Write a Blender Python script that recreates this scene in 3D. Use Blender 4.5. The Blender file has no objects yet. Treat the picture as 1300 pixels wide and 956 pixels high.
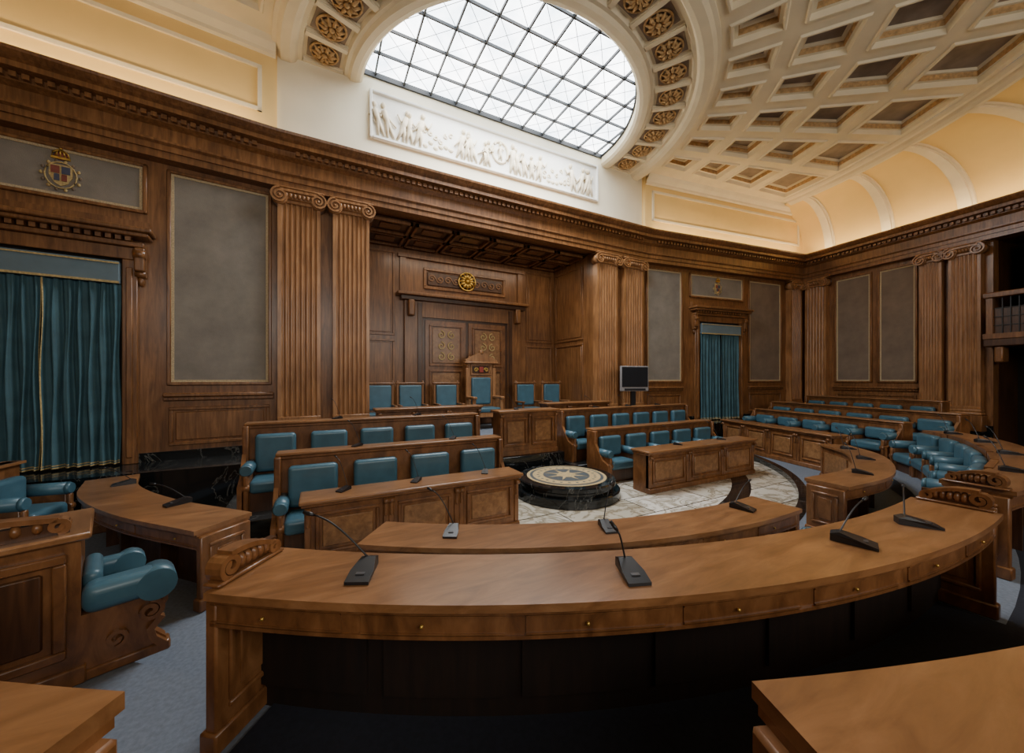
import bpy, bmesh, math, random
from math import sin, cos, pi, radians, sqrt, atan2
from mathutils import Vector, Matrix
random.seed(4)
S = bpy.context.scene
E = 1.95; HC = 7.75; CEN = Vector((0,-.2,0))

# ------------------------------------------------------------ materials
def newmat(name):
    m = bpy.data.materials.new(name); m.use_nodes = True
    nt = m.node_tree; return m, nt, nt.nodes['Principled BSDF']
def nd(nt, t, **kw):
    n = nt.nodes.new(t)
    for k, v in kw.items(): n.inputs[k].default_value = v
    return n
def coords(nt, scale=(1,1,1), rot=(0,0,0)):
    tc = nt.nodes.new('ShaderNodeTexCoord'); mp = nt.nodes.new('ShaderNodeMapping')
    mp.inputs['Scale'].default_value = scale; mp.inputs['Rotation'].default_value = rot
    nt.links.new(tc.outputs['Object'], mp.inputs['Vector']); return mp.outputs['Vector']
def ramp(nt, stops):
    r = nt.nodes.new('ShaderNodeValToRGB'); cr = r.color_ramp
    while len(cr.elements) < len(stops): cr.elements.new(.5)
    for e, (p, c) in zip(cr.elements, stops):
        e.position = p; e.color = (*c, 1)
    return r
def bump(nt, src, bs, strength=.2, dist=.01):
    b = nt.nodes.new('ShaderNodeBump'); b.inputs['Strength'].default_value = strength
    b.inputs['Distance'].default_value = dist
    nt.links.new(src, b.inputs['Height']); nt.links.new(b.outputs[0], bs.inputs['Normal'])
def wood(name, dark, mid, light, scale=(9,9,.8), rough=.36, coat=.2, fig=2.2):
    m, nt, bs = newmat(name)
    v = coords(nt, scale)
    n1 = nd(nt, 'ShaderNodeTexNoise', Scale=fig, Detail=8, Roughness=.62, Distortion=.6)
    nt.links.new(v, n1.inputs['Vector'])
    r = ramp(nt, [(.25, dark), (.5, mid), (.78, light)])
    nt.links.new(n1.outputs['Fac'], r.inputs[0])
    v2 = coords(nt, (1.1,1.1,.9))
    n2 = nd(nt, 'ShaderNodeTexNoise', Scale=1.3, Detail=3)
    nt.links.new(v2, n2.inputs['Vector'])
    r2 = ramp(nt, [(.3, (.66,.64,.62)), (.7, (1.10,1.1,1.1))])
    nt.links.new(n2.outputs['Fac'], r2.inputs[0])
    mx = nt.nodes.new('ShaderNodeMix'); mx.data_type='RGBA'; mx.blend_type='MULTIPLY'
    mx.inputs[0].default_value = 1
    nt.links.new(r.outputs[0], mx.inputs[6]); nt.links.new(r2.outputs[0], mx.inputs[7])
    nt.links.new(mx.outputs[2], bs.inputs['Base Color'])
    bs.inputs['Roughness'].default_value = rough
    bs.inputs['Coat Weight'].default_value = coat; bs.inputs['Coat Roughness'].default_value = .2
    bump(nt, n1.outputs['Fac'], bs, .12, .004)
    return m
def plain(name, col, rough=.5, metal=0, var=.12, scale=6, bmp=.1, bd=.004, coat=0):
    m, nt, bs = newmat(name)
    v = coords(nt)
    n = nd(nt, 'ShaderNodeTexNoise', Scale=scale, Detail=5); nt.links.new(v, n.inputs['Vector'])
    r = ramp(nt, [(.3, tuple(c*(1-var) for c in col)), (.7, tuple(min(1,c*(1+var)) for c in col))])
    nt.links.new(n.outputs['Fac'], r.inputs[0]); nt.links.new(r.outputs[0], bs.inputs['Base Color'])
    bs.inputs['Roughness'].default_value = rough; bs.inputs['Metallic'].default_value = metal
    bs.inputs['Coat Weight'].default_value = coat
    if bmp: bump(nt, n.outputs['Fac'], bs, bmp, bd)
    return m
def marble(name, base, vein, scale=1.5, rough=.12, width=.03, tiles=None, base2=None):
    m, nt, bs = newmat(name)
    v = coords(nt)
    n = nd(nt, 'ShaderNodeTexNoise', Scale=scale, Detail=9, Roughness=.6, Distortion=1.2); nt.links.new(v, n.inputs['Vector'])
    r = ramp(nt, [(.5-width*2, base), (.5, vein), (.5+width*2, base)])
    nt.links.new(n.outputs['Fac'], r.inputs[0]); out = r.outputs[0]
    if tiles:
        vb = coords(nt)
        b = nd(nt, 'ShaderNodeTexBrick', Scale=1.0); b.offset=.5
        b.inputs['Brick Width'].default_value = tiles[0]; b.inputs['Row Height'].default_value = tiles[1]
        b.inputs['Mortar Size'].default_value = .01
        b.inputs['Color1'].default_value=(1,1,1,1); b.inputs['Color2'].default_value=(*base2,1); b.inputs['Mortar'].default_value=(.10,.09,.07,1)
        nt.links.new(vb, b.inputs['Vector'])
        mx = nt.nodes.new('ShaderNodeMix'); mx.data_type='RGBA'; mx.blend_type='MULTIPLY'; mx.inputs[0].default_value=1
        nt.links.new(out, mx.inputs[6]); nt.links.new(b.outputs['Color'], mx.inputs[7]); out = mx.outputs[2]
    nt.links.new(out, bs.inputs['Base Color']); bs.inputs['Roughness'].default_value = rough
    return m
def weave(name, col, col2, sc=90, rough=.9):
    m, nt, bs = newmat(name)
    v = coords(nt)
    n = nd(nt, 'ShaderNodeTexNoise', Scale=1.6, Detail=6, Roughness=.65); nt.links.new(v, n.inputs['Vector'])
    r = ramp(nt, [(.3, col2), (.65, col)]); nt.links.new(n.outputs['Fac'], r.inputs[0])
    nt.links.new(r.outputs[0], bs.inputs['Base Color']); bs.inputs['Roughness'].default_value = rough
    n2 = nd(nt, 'ShaderNodeTexNoise', Scale=sc, Detail=2); nt.links.new(v, n2.inputs['Vector'])
    bump(nt, n2.outputs['Fac'], bs, .35, .006)
    return m
def emis(name, col, st, noise=False):
    m = bpy.data.materials.new(name); m.use_nodes=True; nt=m.node_tree
    nt.nodes.clear(); o=nt.nodes.new('ShaderNodeOutputMaterial'); e=nt.nodes.new('ShaderNodeEmission')
    e.inputs[0].default_value=(*col,1); e.inputs[1].default_value=st
    if noise:
        v=coords(nt); n=nd(nt,'ShaderNodeTexNoise',Scale=.9,Detail=6,Roughness=.6); nt.links.new(v,n.inputs['Vector'])
        r=ramp(nt,[(.35,(.5,.57,.63)),(.62,(1,1,1))]); nt.links.new(n.outputs['Fac'],r.inputs[0]); nt.links.new(r.outputs[0],e.inputs[0])
    nt.links.new(e.outputs[0],o.inputs[0]); return m

W   = wood('oak_wall', (.095,.037,.013), (.225,.098,.034), (.37,.178,.07))
WL  = wood('oak_pilaster', (.185,.08,.028), (.36,.172,.068), (.52,.28,.125))
WD  = wood('walnut_dark', (.035,.014,.006), (.075,.030,.012), (.13,.055,.022))
WK  = wood('kneehole_shade_walnut', (.006,.003,.0015), (.012,.005,.002), (.022,.009,.004), rough=.7, coat=0)  # near-black walnut; the kneehole's shade is put into the colour
WT  = wood('desk_top_wood', (.165,.072,.027), (.275,.128,.050), (.385,.195,.085), (1.6,7,7), .28, .35, 2.0)
WF  = wood('desk_front_wood', (.09,.035,.013), (.205,.086,.030), (.33,.152,.060), (5,5,2), .34, .25)
WB  = wood('burr_panel_wood', (.155,.068,.026), (.285,.142,.058), (.43,.23,.10), (5,5,5), .34, .25, 3)
BLU = plain('blue_leather', (.052,.132,.182), .38, 0, .16, 5, .15, .01, .12)
CUR = plain('teal_curtain', (.046,.118,.150), .75, 0, .2, 4, .1)
PEL = plain('pelmet_fabric', (.13,.19,.225), .8, 0, .1, 4)
FAB = weave('grey_fabric', (.265,.24,.20), (.18,.16,.135))
FAB2= weave('brown_fabric', (.235,.178,.13), (.155,.118,.088))
TAN = plain('tan_braid', (.48,.38,.23), .8, 0, .3, 60)
GOLD= plain('gold_leaf', (.62,.40,.10), .38, .75, .25, 20, .3)
GBRD= plain('gold_braid', (.50,.38,.17), .6, .2, .3, 40)
YEL = plain('yellow_plaster', (.86,.62,.25), .8, 0, .04, 1.5, .05)
CRM = plain('cream_plaster', (.82,.73,.53), .75, 0, .05, 3, .05)
CRW = plain('warm_white_plaster', (.86,.79,.60), .75, 0, .04, 2, .05)
WHT = plain('white_plaster', (.78,.76,.69), .7, 0, .04, 3, .05)
REL = plain('relief_shading_plaster', (.66,.57,.41), .7, 0, .1, 12, .05)  # darker tan puts the figures' relief shading into the colour
COF = plain('coffer_taupe', (.30,.235,.18), .8, 0, .25, 3)
COG = plain('coffer_gilt', (.50,.32,.14), .6, .1, .3, 15, .3)
BM  = marble('black_marble', (.008,.010,.011), (.12,.12,.11), 1.1, .1, .004)
MF  = marble('floor_marble', (.82,.80,.74), (.38,.34,.26), 2.2, .2, .035, (1.3,.65), (.62,.58,.5))
CAR = plain('carpet_greyblue', (.155,.185,.235), .95, 0, .15, 40, .4)
CARD= plain('carpet_shaded', (.010,.013,.024), .95, 0, .2, 40, .4)  # near-black copy of the carpet, with shade put into its colour
MOS = plain('mosaic_cream', (.55,.42,.22), .3, 0, .2, 30)
MOT = plain('mosaic_slate', (.10,.12,.13), .3, 0, .2, 30)
BLK = plain('black_plastic', (.012,.013,.016), .35, 0, .1, 10, 0)
SCR = plain('tv_screen', (.02,.022,.026), .12, 0, .05, 2, 0)
SIL = plain('grey_plastic', (.25,.25,.26), .4, 0, .05, 2, 0)
DGR = plain('dark_grey_plastic', (.05,.05,.055), .4, 0, .05, 2, 0)
IRON= plain('dark_leading', (.02,.022,.025), .5, 0, .1, 5, 0)
RED = plain('red_enamel', (.30,.04,.03), .5, 0, .1, 8, 0)
CRD = plain('crest_red', (.20,.05,.035), .6, 0, .2, 20, 0)
CBL = plain('crest_blue', (.055,.065,.11), .6, 0, .2, 20, 0)
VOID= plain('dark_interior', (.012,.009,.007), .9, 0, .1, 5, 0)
GLS = emis('skylight_glass', (1,1,1), 10.5, True)
COVE= emis('cove_lamp', (1,.74,.40), 24)

# ------------------------------------------------------------ builder
def frame(o, d, z=0):
    d = Vector((d[0], d[1], 0)).normalized(); n = Vector((d.y, -d.x, 0))
    M = Matrix.Identity(4)
    for i in range(3):
        M[i][0] = d[i]; M[i][1] = n[i]; M[i][2] = (0,0,1)[i]
    M[0][3], M[1][3], M[2][3] = o[0], o[1], z
    return M
class B:
    def __init__(s, M=None): s.bm = bmesh.new(); s.mats=[]; s.M = M or Matrix.Identity(4); s.base = M.copy() if M else None
    def mi(s, m):
        if m not in s.mats: s.mats.append(m)
        return s.mats.index(m)
    def v(s, p): return s.bm.verts.new(s.M @ Vector(p))
    def f(s, vs, mat, sm=False):
        try: f = s.bm.faces.new(vs)
        except ValueError: return None
        f.material_index = s.mi(mat); f.smooth = sm; return f
    def box(s, x0,x1,y0,y1,z0,z1, mat, bev=0, seg=2):
        vs = [s.v((x,y,z)) for x in (x0,x1) for y in (y0,y1) for z in (z0,z1)]
        fs = [s.f([vs[i] for i in q], mat) for q in ((0,1,3,2),(4,6,7,5),(0,4,5,1),(2,3,7,6),(0,2,6,4),(1,5,7,3))]
        if bev:
            es = list({e for f in fs for e in f.edges})
            bmesh.ops.recalc_face_normals(s.bm, faces=fs)
            bev = min(bev, .48*min(abs(x1-x0),abs(y1-y0),abs(z1-z0)))
            r = bmesh.ops.bevel(s.bm, geom=es, offset=bev, segments=seg, profile=.5, affect='EDGES')
            k = s.mi(mat)
            for f in r['faces']: f.material_index = k; f.smooth = True
    def poly(s, pts, mat): return s.f([s.v(p) for p in pts], mat)
    def prism(s, pts, vec, mat, sm=False):
        a = [s.v(p) for p in pts]; b = [s.v(Vector(p)+Vector(vec)) for p in pts]
        s.f(a, mat); s.f(b[::-1], mat); n=len(a)
        for i in range(n): s.f([a[i],a[(i+1)%n],b[(i+1)%n],b[i]], mat, sm)
    def tube(s, pts, r, mat, seg=8, caps=True):
        pts=[Vector(p) for p in pts]; rs = r if isinstance(r,(list,tuple)) else [r]*len(pts)
        rings=[]
        for i,p in enumerate(pts):
            t=(pts[min(i+1,len(pts)-1)]-pts[max(i-1,0)]).normalized()
            a=Vector((0,0,1)) if abs(t.z)<.9 else Vector((1,0,0))
            u=t.cross(a).normalized(); w=t.cross(u)
            rings.append([s.v(p+(u*cos(2*pi*k/seg)+w*sin(2*pi*k/seg))*rs[i]) for k in range(seg)])
        for a,b in zip(rings,rings[1:]):
            for k in range(seg): s.f([a[k],a[(k+1)%seg],b[(k+1)%seg],b[k]], mat, True)
        if caps: s.f(rings[0],mat); s.f(rings[-1][::-1],mat)
    def ell(s, c, rx,ry,rz, mat, u=10, v=6):
        c=Vector(c); rows=[]
        for j in range(1,v):
            t=pi*j/v
            rows.append([s.v(c+Vector((rx*sin(t)*cos(2*pi*i/u), ry*sin(t)*sin(2*pi*i/u), rz*cos(t)))) for i in range(u)])
        top=s.v(c+Vector((0,0,rz))); bot=s.v(c-Vector((0,0,rz)))
        for i in range(u):
            s.f([top,rows[0][i],rows[0][(i+1)%u]],mat,True); s.f([bot,rows[-1][(i+1)%u],rows[-1][i]],mat,True)
            for a,b in zip(rows,rows[1:]): s.f([a[i],b[i],b[(i+1)%u],a[(i+1)%u]],mat,True)
    def lathe(s, c, prof, mat, seg=48, sm=False):
        c=Vector(c); rings=[[s.v(c+Vector((r*cos(2*pi*i/seg), r*sin(2*pi*i/seg), z))) for i in range(seg)] for r,z in prof]
        for a,b in zip(rings,rings[1:]):
            for i in range(seg): s.f([a[i],a[(i+1)%seg],b[(i+1)%seg],b[i]],mat,sm)
        s.f(rings[0][::-1],mat); s.f(rings[-1],mat)
    def ribbon(s, pts, th, y0, y1, mat):   # pts (x,z) plane
        n=len(pts); L=[];R=[]
        for i,(x,z) in enumerate(pts):
            a=pts[max(i-1,0)]; b=pts[min(i+1,n-1)]
            t=Vector((b[0]-a[0],b[1]-a[1])).normalized(); q=Vector((-t.y,t.x))*th
            L.append((x+q.x,z+q.y)); R.append((x-q.x,z-q.y))
        for i in range(n-1):
            q=[L[i],L[i+1],R[i+1],R[i]]
            a=[s.v((x,y0,z)) for x,z in q]; b=[s.v((x,y1,z)) for x,z in q]
            s.f(a,mat); s.f(b[::-1],mat)
            s.f([a[0],a[1],b[1],b[0]],mat); s.f([a[2],a[3],b[3],b[2]],mat)
            if i==0: s.f([a[3],a[0],b[0],b[3]],mat)
            if i==n-2: s.f([a[1],a[2],b[2],b[1]],mat)
    def done(s, name, parent=None):
        bmesh.ops.recalc_face_normals(s.bm, faces=s.bm.faces)
        T = Matrix.Identity(4)
        if s.base is not None:
            ang = atan2(s.base[1][0], s.base[0][0]); T = Matrix.Rotation(ang,4,'Z')
        bmesh.ops.transform(s.bm, matrix=T.inverted(), verts=s.bm.verts)
        xs=[v.co for v in s.bm.verts]
        c=Vector([(min(p[i] for p in xs)+max(p[i] for p in xs))/2 for i in range(2)]+[min(p[2] for p in xs)])
        bmesh.ops.translate(s.bm, vec=-c, verts=s.bm.verts)
        me = bpy.data.meshes.new(name); s.bm.to_mesh(me); s.bm.free()
        for m in s.mats: me.materials.append(m)
        o = bpy.data.objects.new(name, me); S.collection.objects.link(o)
        o.matrix_world = T @ Matrix.Translation(c)
        return o
def spiral(cx,cz,r0,r1,turns,start,n=26,sgn=1):
    return [(cx+(r0+(r1-r0)*i/n)*cos(start+sgn*turns*2*pi*i/n), cz+(r0+(r1-r0)*i/n)*sin(start+sgn*turns*2*pi*i/n)) for i in range(n+1)]
def wpanel(b,x0,x1,z0,z1,y,mat=None,mf=None,fr=.05,out=.03):
    mat=mat or W; mf=mf or mat
    for a in ((x0,x1,z0,z0+fr),(x0,x1,z1-fr,z1),(x0,x0+fr,z0+fr,z1-fr),(x1-fr,x1,z0+fr,z1-fr)):
        b.box(a[0],a[1],y-.005,y+out,a[2],a[3],mf,.008,1)
    g=fr+.03
    if x1-x0>2*g+.1 and z1-z0>2*g+.05: b.box(x0+g,x1-g,y-.005,y+out*.6,z0+g,z1-g,mat,.02,1)

# ------------------------------------------------------------ room plan
BL=Vector((-10.4,-13)); LC=Vector((-10.97,-.62)); LW=Vector((-4.30,0)); RW=Vector((4.58,0)); RC=Vector((11.21,-.93)); BR=Vector((9.5,-13))
dL=(LW-LC).normalized(); dR=(RC-RW).normalized(); dRR=(BR-RC).normalized()
FC=frame((0,0),(1,0))
FR=frame(RW,dR); FRR=frame(RC,dRR)
FLW=frame(LC,dL)
lenL=(LW-LC).length
def lx(s): return lenL-s

WTOP=HC
b=B(FC)
for x0,x1 in ((-4.3,-2.79),(2.79,4.58)): b.box(x0,x1,-.25,0,-.1,5.33,W)
b.box(-4.3,4.58,-.25,0,5.33,6.05,W)
b.box(-4.3,4.58,-.25,0,6.05,WTOP+.3,CRW)
b.done('wall_front')
b=B(FLW); b.box(0,lenL,-.25,0,-.1,6.05,W); b.box(0,lenL,-.25,0,6.05,WTOP+.1,YEL)
b.box(0,lenL-.02,0,.12,6.1,WTOP,YEL)
for k in range(2):
    x0,x1=(lenL-6.3,lenL-3.5) if k==0 else (lenL-3.3,lenL-.22)
    for a in ((x0,x1,6.5,6.56),(x0,x1,7.22,7.28),(x0,x0+.06,6.5,7.28),(x1-.06,x1,6.5,7.28)): b.box(a[0],a[1],.12,.155,a[2],a[3],CRM)
b.done('wall_left_wing')
lenR=(RC-RW).length
b=B(FR); b.box(0,lenR,-.25,0,-.1,6.05,W); b.box(0,lenR,-.25,0,6.05,WTOP+.1,YEL); b.box(.02,lenR,0,.12,6.1,WTOP,YEL)
for x0,x1 in ((.25,lenR-.3),):
    for a in ((x0,x1,6.5,6.56),(x0,x1,7.3,7.36),(x0,x0+.06,6.5,7.36),(x1-.06,x1,6.5,7.36)): b.box(a[0],a[1],.12,.155,a[2],a[3],CRM)
b.done('wall_right_wing')
LRR=(BR-RC).length
b=B(FRR); b.box(-.3,4.3,-.25,0,-.1,6.1,W); b.box(4.3,7.0,-.25,0,5.3,6.1,W); b.box(7.0,LRR,-.25,0,-.1,6.1,W)
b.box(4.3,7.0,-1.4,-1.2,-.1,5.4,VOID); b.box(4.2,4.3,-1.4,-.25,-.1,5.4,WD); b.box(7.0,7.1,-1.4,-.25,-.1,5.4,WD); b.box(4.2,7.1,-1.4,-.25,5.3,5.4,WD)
b.done('wall_right')
b=B(frame(BL,(LC-BL))); b.box(0,(LC-BL).length+.3,-.25,0,-.1,6.1,W); b.done('wall_left')
b=B(frame(BR,(BL-BR))); b.box(0,(BL-BR).length,-.25,0,-.1,6.1,W); b.done('wall_back')

# recess
b=B(FC); D=1.85
b.box(-2.95,2.95,-D-.15,-D,.5,5.5,W)
b.box(-2.95,-2.79,-D,-.25,.5,5.5,W); b.box(2.79,2.95,-D,-.25,.5,5.5,W)
b.done('wall_recess')
b=B(FC)
b.box(-2.79,2.79,-D,-.25,5.3,5.45,WD)
for i in range(6):
    x0=-2.7+i*.92
    for y0,y1 in ((-D+.1,-1.05),(-.98,-.3)): 
        for a in [(x0,x0+.84,y0,y0+.05),(x0,x0+.84,y1-.05,y1),(x0,x0+.05,y0,y1),(x0+.79,x0+.84,y0,y1)]: b.box(a[0],a[1],a[2],a[3],5.24,5.3,W)
        b.box(x0+.2,x0+.64,y0+.2,y1-.2,5.27,5.3,W,.01,1)
b.done('ceiling_recess')

b=B(frame((0,D),(1,0)))
for x0,x1 in ((-2.72,-1.97),(1.8,2.7)):
    wpanel(b,x0,x1,3.05,5.15,0); wpanel(b,x0,x1,.95,2.95,0)
b.M=frame((2.79,D),(0,-1))
wpanel(b,.12,1.45,3.05,5.1,0); wpanel(b,.12,1.45,.95,2.95,0)
b.M=frame((-2.79,0),(0,1))
wpanel(b,.35,1.7,3.05,5.1,0); wpanel(b,.35,1.7,.95,2.95,0)
b.done('trim_recess_paneling')
b=B(frame((0,D),(1,0)))
b.box(-1.75,-1.3,0,.1,.7,3.95,W,.01,1); b.box(1.15,1.55,0,.1,.7,3.95,W,.01,1)
b.box(-1.3,1.15,0,.1,3.55,3.95,W)
b.box(-1.85,1.68,0,.2,3.95,4.05,WD,.01,1); b.box(-1.95,1.76,0,.3,4.05,4.13,W,.02,2)
wpanel(b,-1.25,1.1,4.3,4.85,0,WD,W,.07,.05)
b.box(-1.85,-1.7,0,.06,4.13,5.05,W); b.box(1.5,1.65,0,.06,4.13,5.05,W); b.box(-1.9,1.7,0,.1,5.03,5.12,W)
for sx in (-1,1):
    for k in range(4):
        cx=-.08+sx*(.3+.22*k)
        b.ribbon(spiral(cx,4.575,.10,.02,1.4,0 if k%2 else pi,18),.014,.02,.055,W)
for x in (-1.6,1.42):
    b.box(x-.08,x+.08,.1,.26,3.55,3.95,W,.03,2)
b.box(-1.42,-1.32,.1,.14,.75,3.9,WD); b.box(1.17,1.27,.1,.14,.75,3.9,WD)
b.done('doorway_surround')
b=B(frame((0,D),(1,0)))
b.box(-1.3,1.15,.0,.05,.7,3.55,WD)
for x0,x1 in ((-1.22,-.12),(-.04,1.07)):
    b.box(x0,x1,.05,.08,.75,3.48,WF)
    wpanel(b,x0+.1,x1-.1,2.3,3.38,.08,WB,WF); wpanel(b,x0+.1,x1-.1,.9,2.2,.08,WB,WF)
    for zc in (2.55,2.83,3.12):
        for sg in (-1,1):
            b.ribbon(spiral((x0+x1)/2+sg*.14,zc,.11,.02,1.3,pi/2,16,sg),.013,.09,.125,GBRD)
b.done('door_1')
def rosette(b, c, r, nrm_up, mat, n=10):
    c=Vector(c)
    def P(u,v,w): return c+ (Vector((u,w,v)) if nrm_up=='y' else Vector((u,v,-w)))
    for rr,tt in ((r,.035*r/.2),(r*.62,.05*r/.2)):
        pts=[P(rr*cos(2*pi*i/20),rr*sin(2*pi*i/20),.02) for i in range(21)]
        b.tube(pts,tt*.5,mat,5,False)
    for k in range(n):
        a=2*pi*k/n
        b.tube([P(r*.2*cos(a),r*.2*sin(a),.03),P(r*.5*cos(a),r*.5*sin(a),.06*r/.2),P(r*.93*cos(a),r*.93*sin(a),.02)],[r*.06,r*.15,r*.07],mat,5)
    p=P(0,0,.05*r/.2); b.ell(p,r*.22,r*.22,r*.22,mat,8,5)
b=B(frame((0,D),(1,0))); rosette(b,(-.08,.06,4.6),.24,'y',GOLD,12); b.done('gilt_emblem')

# ------------------------------------------------------------ entablature
def loop_sweep(b, path, prof, mats, closed=True):
    n=len(path); rings=[]
    for i,p in enumerate(path):
        d0=(p-path[i-1]).normalized() if (closed or i>0) else (path[1]-p).normalized()
        d1=(path[(i+1)%n]-p).normalized() if (closed or i<n-1) else d0
        n0=Vector((d0.y,-d0.x)); n1=Vector((d1.y,-d1.x)); m=(n0+n1); m=m/ (m.length_squared/2)
        rings.append([b.v((p.x+m.x*o,p.y+m.y*o,z)) for o,z in prof])
    rng=range(n) if closed else range(n-1)
    for i in rng:
        a=rings[i]; c=rings[(i+1)%n]
        for k in range(len(prof)-1): b.f([a[k],a[k+1],c[k+1],c[k]], mats[k] if isinstance(mats,list) else mats)
path=[BL,LC,LW,RW,RC,BR]
prof=[(0,5.28),(.2,5.28),(.2,5.38),(.225,5.385),(.225,5.47),(.26,5.5),(.26,5.53),(.19,5.55),(.19,5.74),(.22,5.76),(.27,5.79),(.27,5.88),(.40,5.9),(.40,5.97),(.44,6.0),(.49,6.06),(.5,6.1),(0,6.1)]
b=B(); loop_sweep(b,path,prof,W)
for i in range(len(path)):
    p,q=path[i],path[(i+1)%len(path)]
    if i in (0,5) : continue
    L=(q-p).length; b.M=frame(p,(q-p)); k=int((L-.5)/.11)
    for j in range(k):
        x=.3+j*.11; b.box(x,x+.065,.26,.335,5.81,5.875,W)
b.done('cornice')
b=B(); loop_sweep(b,[LC,LW-Vector((.02,0))],[(.12,7.5),(.18,7.52),(.18,7.58),(.26,7.66),(.3,7.75)],CRM,False)
loop_sweep(b,[RW+Vector((.02,0)),RC],[(.12,7.5),(.18,7.52),(.18,7.58),(.26,7.66),(.3,7.75)],CRM,False)
b.done('trim_crown')
b=B()
b.M=FRR; b.box(.5,11,.3,.36,6.105,6.13,COVE)
b.M=FR; b.box(.3,lenR-.5,.34,.4,6.105,6.13,COVE)
b.M=FLW; b.box(.5,lenL-.3,.34,.4,6.105,6.13,COVE)
b.done('cove_light_strip')

# ------------------------------------------------------------ pilasters
def pilaster(M, x0, x1, n=7, zf=.7, name='pilaster'):
    b=B(M); w=x1-x0; pr=.17; m=.05; z0=1.3; z1=5.02
    b.box(x0-.05,x1+.05,0,pr+.08,zf,1.08,W,.01,1)
    b.box(x0-.03,x1+.03,0,pr+.06,1.08,1.16,WL,.03,2); b.box(x0-.015,x1+.015,0,pr+.03,1.16,1.23,WL,.02,2); b.box(x0-.005,x1+.005,0,pr+.01,1.23,z0,WL,.01,1)
    pts=[(x0,0),(x0,pr)]; pit=(w-2*m)/n; r=pit*.38
    for k in range(n):
        cx=x0+m+pit*(k+.5)
        for j in range(7):
            a=pi*j/6; pts.append((cx-r*cos(a), pr-r*.9*sin(a)))
    pts+=[(x1,pr),(x1,0)]
    lo=[b.v((x,y,z0)) for x,y in pts]; hi=[b.v((x,y,z1)) for x,y in pts]
    for i in range(len(pts)-1): b.f([lo[i],lo[i+1],hi[i+1],hi[i]],WL)
    b.box(x0-.01,x1+.01,0,pr+.02,z1,z1+.06,WL,.01,1)
    b.box(x0,x1,0,pr+.05,z1+.06,z1+.2,WL,.03,2)
    for k in range(7):
        cx=x0+w*.2+w*.6*k/6; b.ell((cx,pr+.06,z1+.12),.032,.03,.05,WL,6,4)
    for sx,cx in ((1,x0+.035),(-1,x1-.035)):
        cz=z1+.09
        b.tube([(cx,.02,cz),(cx,pr+.07,cz)],.125,WL,14)
        b.ribbon(spiral(cx,cz,.135,.03,1.8,pi/2,30,sx),.014,pr+.06,pr+.11,WL)
        b.ell((cx,pr+.09,cz),.03,.03,.03,WL,6,4)
    b.box(x0+.03,x1-.03,0,pr+.09,z1+.17,z1+.225,WL,.01,1)
    b.box(x0-.06,x1+.06,0,pr+.1,z1+.225,5.28,WL,.015,1)
    return b.done(name)
for x0,x1 in ((-4.28,-3.62),(-3.42,-2.79),(2.79,3.5),(3.74,4.46)): pilaster(FC,x0,x1)
pilaster(FR,5.95,6.5,6)
for x0,x1 in ((.25,.88),(3.08,3.5),(3.62,4.16)): pilaster(FRR,x0,x1,6)

# ------------------------------------------------------------ fabric panels
def fabric(M,x0,x1,z0,z1,fab=None,name='fabric_panel'):
    fab=fab or FAB; b=B(M)
    for a in ((x0,x1,z0,z0+.05),(x0,x1,z1-.05,z1),(x0,x0+.05,z0,z1),(x1-.05,x1,z0,z1)): b.box(a[0],a[1],0,.045,a[2],a[3],W,.01,1)
    b.box(x0+.05,x1-.05,0,.012,z0+.05,z1-.05,fab)
    for a in ((x0+.05,x1-.05,z0+.05,z0+.085),(x0+.05,x1-.05,z1-.085,z1-.05),(x0+.05,x0+.085,z0+.085,z1-.085),(x1-.085,x1-.05,z0+.085,z1-.085)): b.box(a[0],a[1],.01,.024,a[2],a[3],TAN)
    return b.done(name)
def crest(M,x,z,sc=1):
    b=B(M)
    sh=[(-.11,.12),(.11,.12),(.11,-.03),(.06,-.13),(0,-.17),(-.06,-.13),(-.11,-.03)]
    b.prism([(x+p*sc,.012,z+q*sc) for p,q in sh],(0,.02,0),GBRD)
    b.box(x-.09*sc,x-.01*sc,.03,.042,z,z+.1*sc,CRD); b.box(x+.01*sc,x+.09*sc,.03,.042,z,z+.1*sc,CBL)
    b.box(x-.06*sc,x-.01*sc,.03,.042,z-.1*sc,z-.01*sc,CBL); b.box(x+.01*sc,x+.06*sc,.03,.042,z-.1*sc,z-.01*sc,CRD)
    pts=[(x+.15*sc*cos(2*pi*i/20),.025,z-.02*sc+.18*sc*sin(2*pi*i/20)) for i in range(21)]
    b.tube(pts,.010*sc,GBRD,5,False)
    for k in range(14):
        a=2*pi*k/14; b.ell((x+.185*sc*cos(a),.02,z-.02*sc+.2*sc*sin(a)),.02*sc,.012,.025*sc,GBRD if k%2 else FAB2,6,4)
    b.box(x-.09*sc,x+.09*sc,.012,.04,z+.2*sc,z+.23*sc,GOLD)
    b.ell((x,.02,z+.25*sc),.07*sc,.02,.06*sc,CRD,10,6)
    for k in range(5): 
        xx=x+(-.08+.04*k)*sc; b.tube([(xx,.03,z+.23*sc),((xx-x)*.9+x,.045,z+.28*sc),((xx-x)*.2+x,.04,z+.325*sc)],.010*sc,GOLD,5)
    b.ell((x,.03,z+.345*sc),.02*sc,.015,.02*sc,GOLD,6,4)
    return b.done('heraldic_crest')
fabric(FLW,lx(1.44),lx(.08),1.86,5.2)
fabric(FR,.13,1.45,1.86,5.2); fabric(FR,4.17,5.7,1.86,5.2,FAB2)
fabric(FRR,1.04,2.0,1.86,5.15,FAB2); fabric(FRR,2.13,2.99,1.86,5.15,FAB2)
fabric(FLW,lx(3.7),lx(1.66),4.45,5.2); fabric(FR,1.73,3.95,4.45,5.2)
crest(FLW,lx(2.53),4.80,1.0); crest(FR,2.85,4.80,.95)
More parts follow.
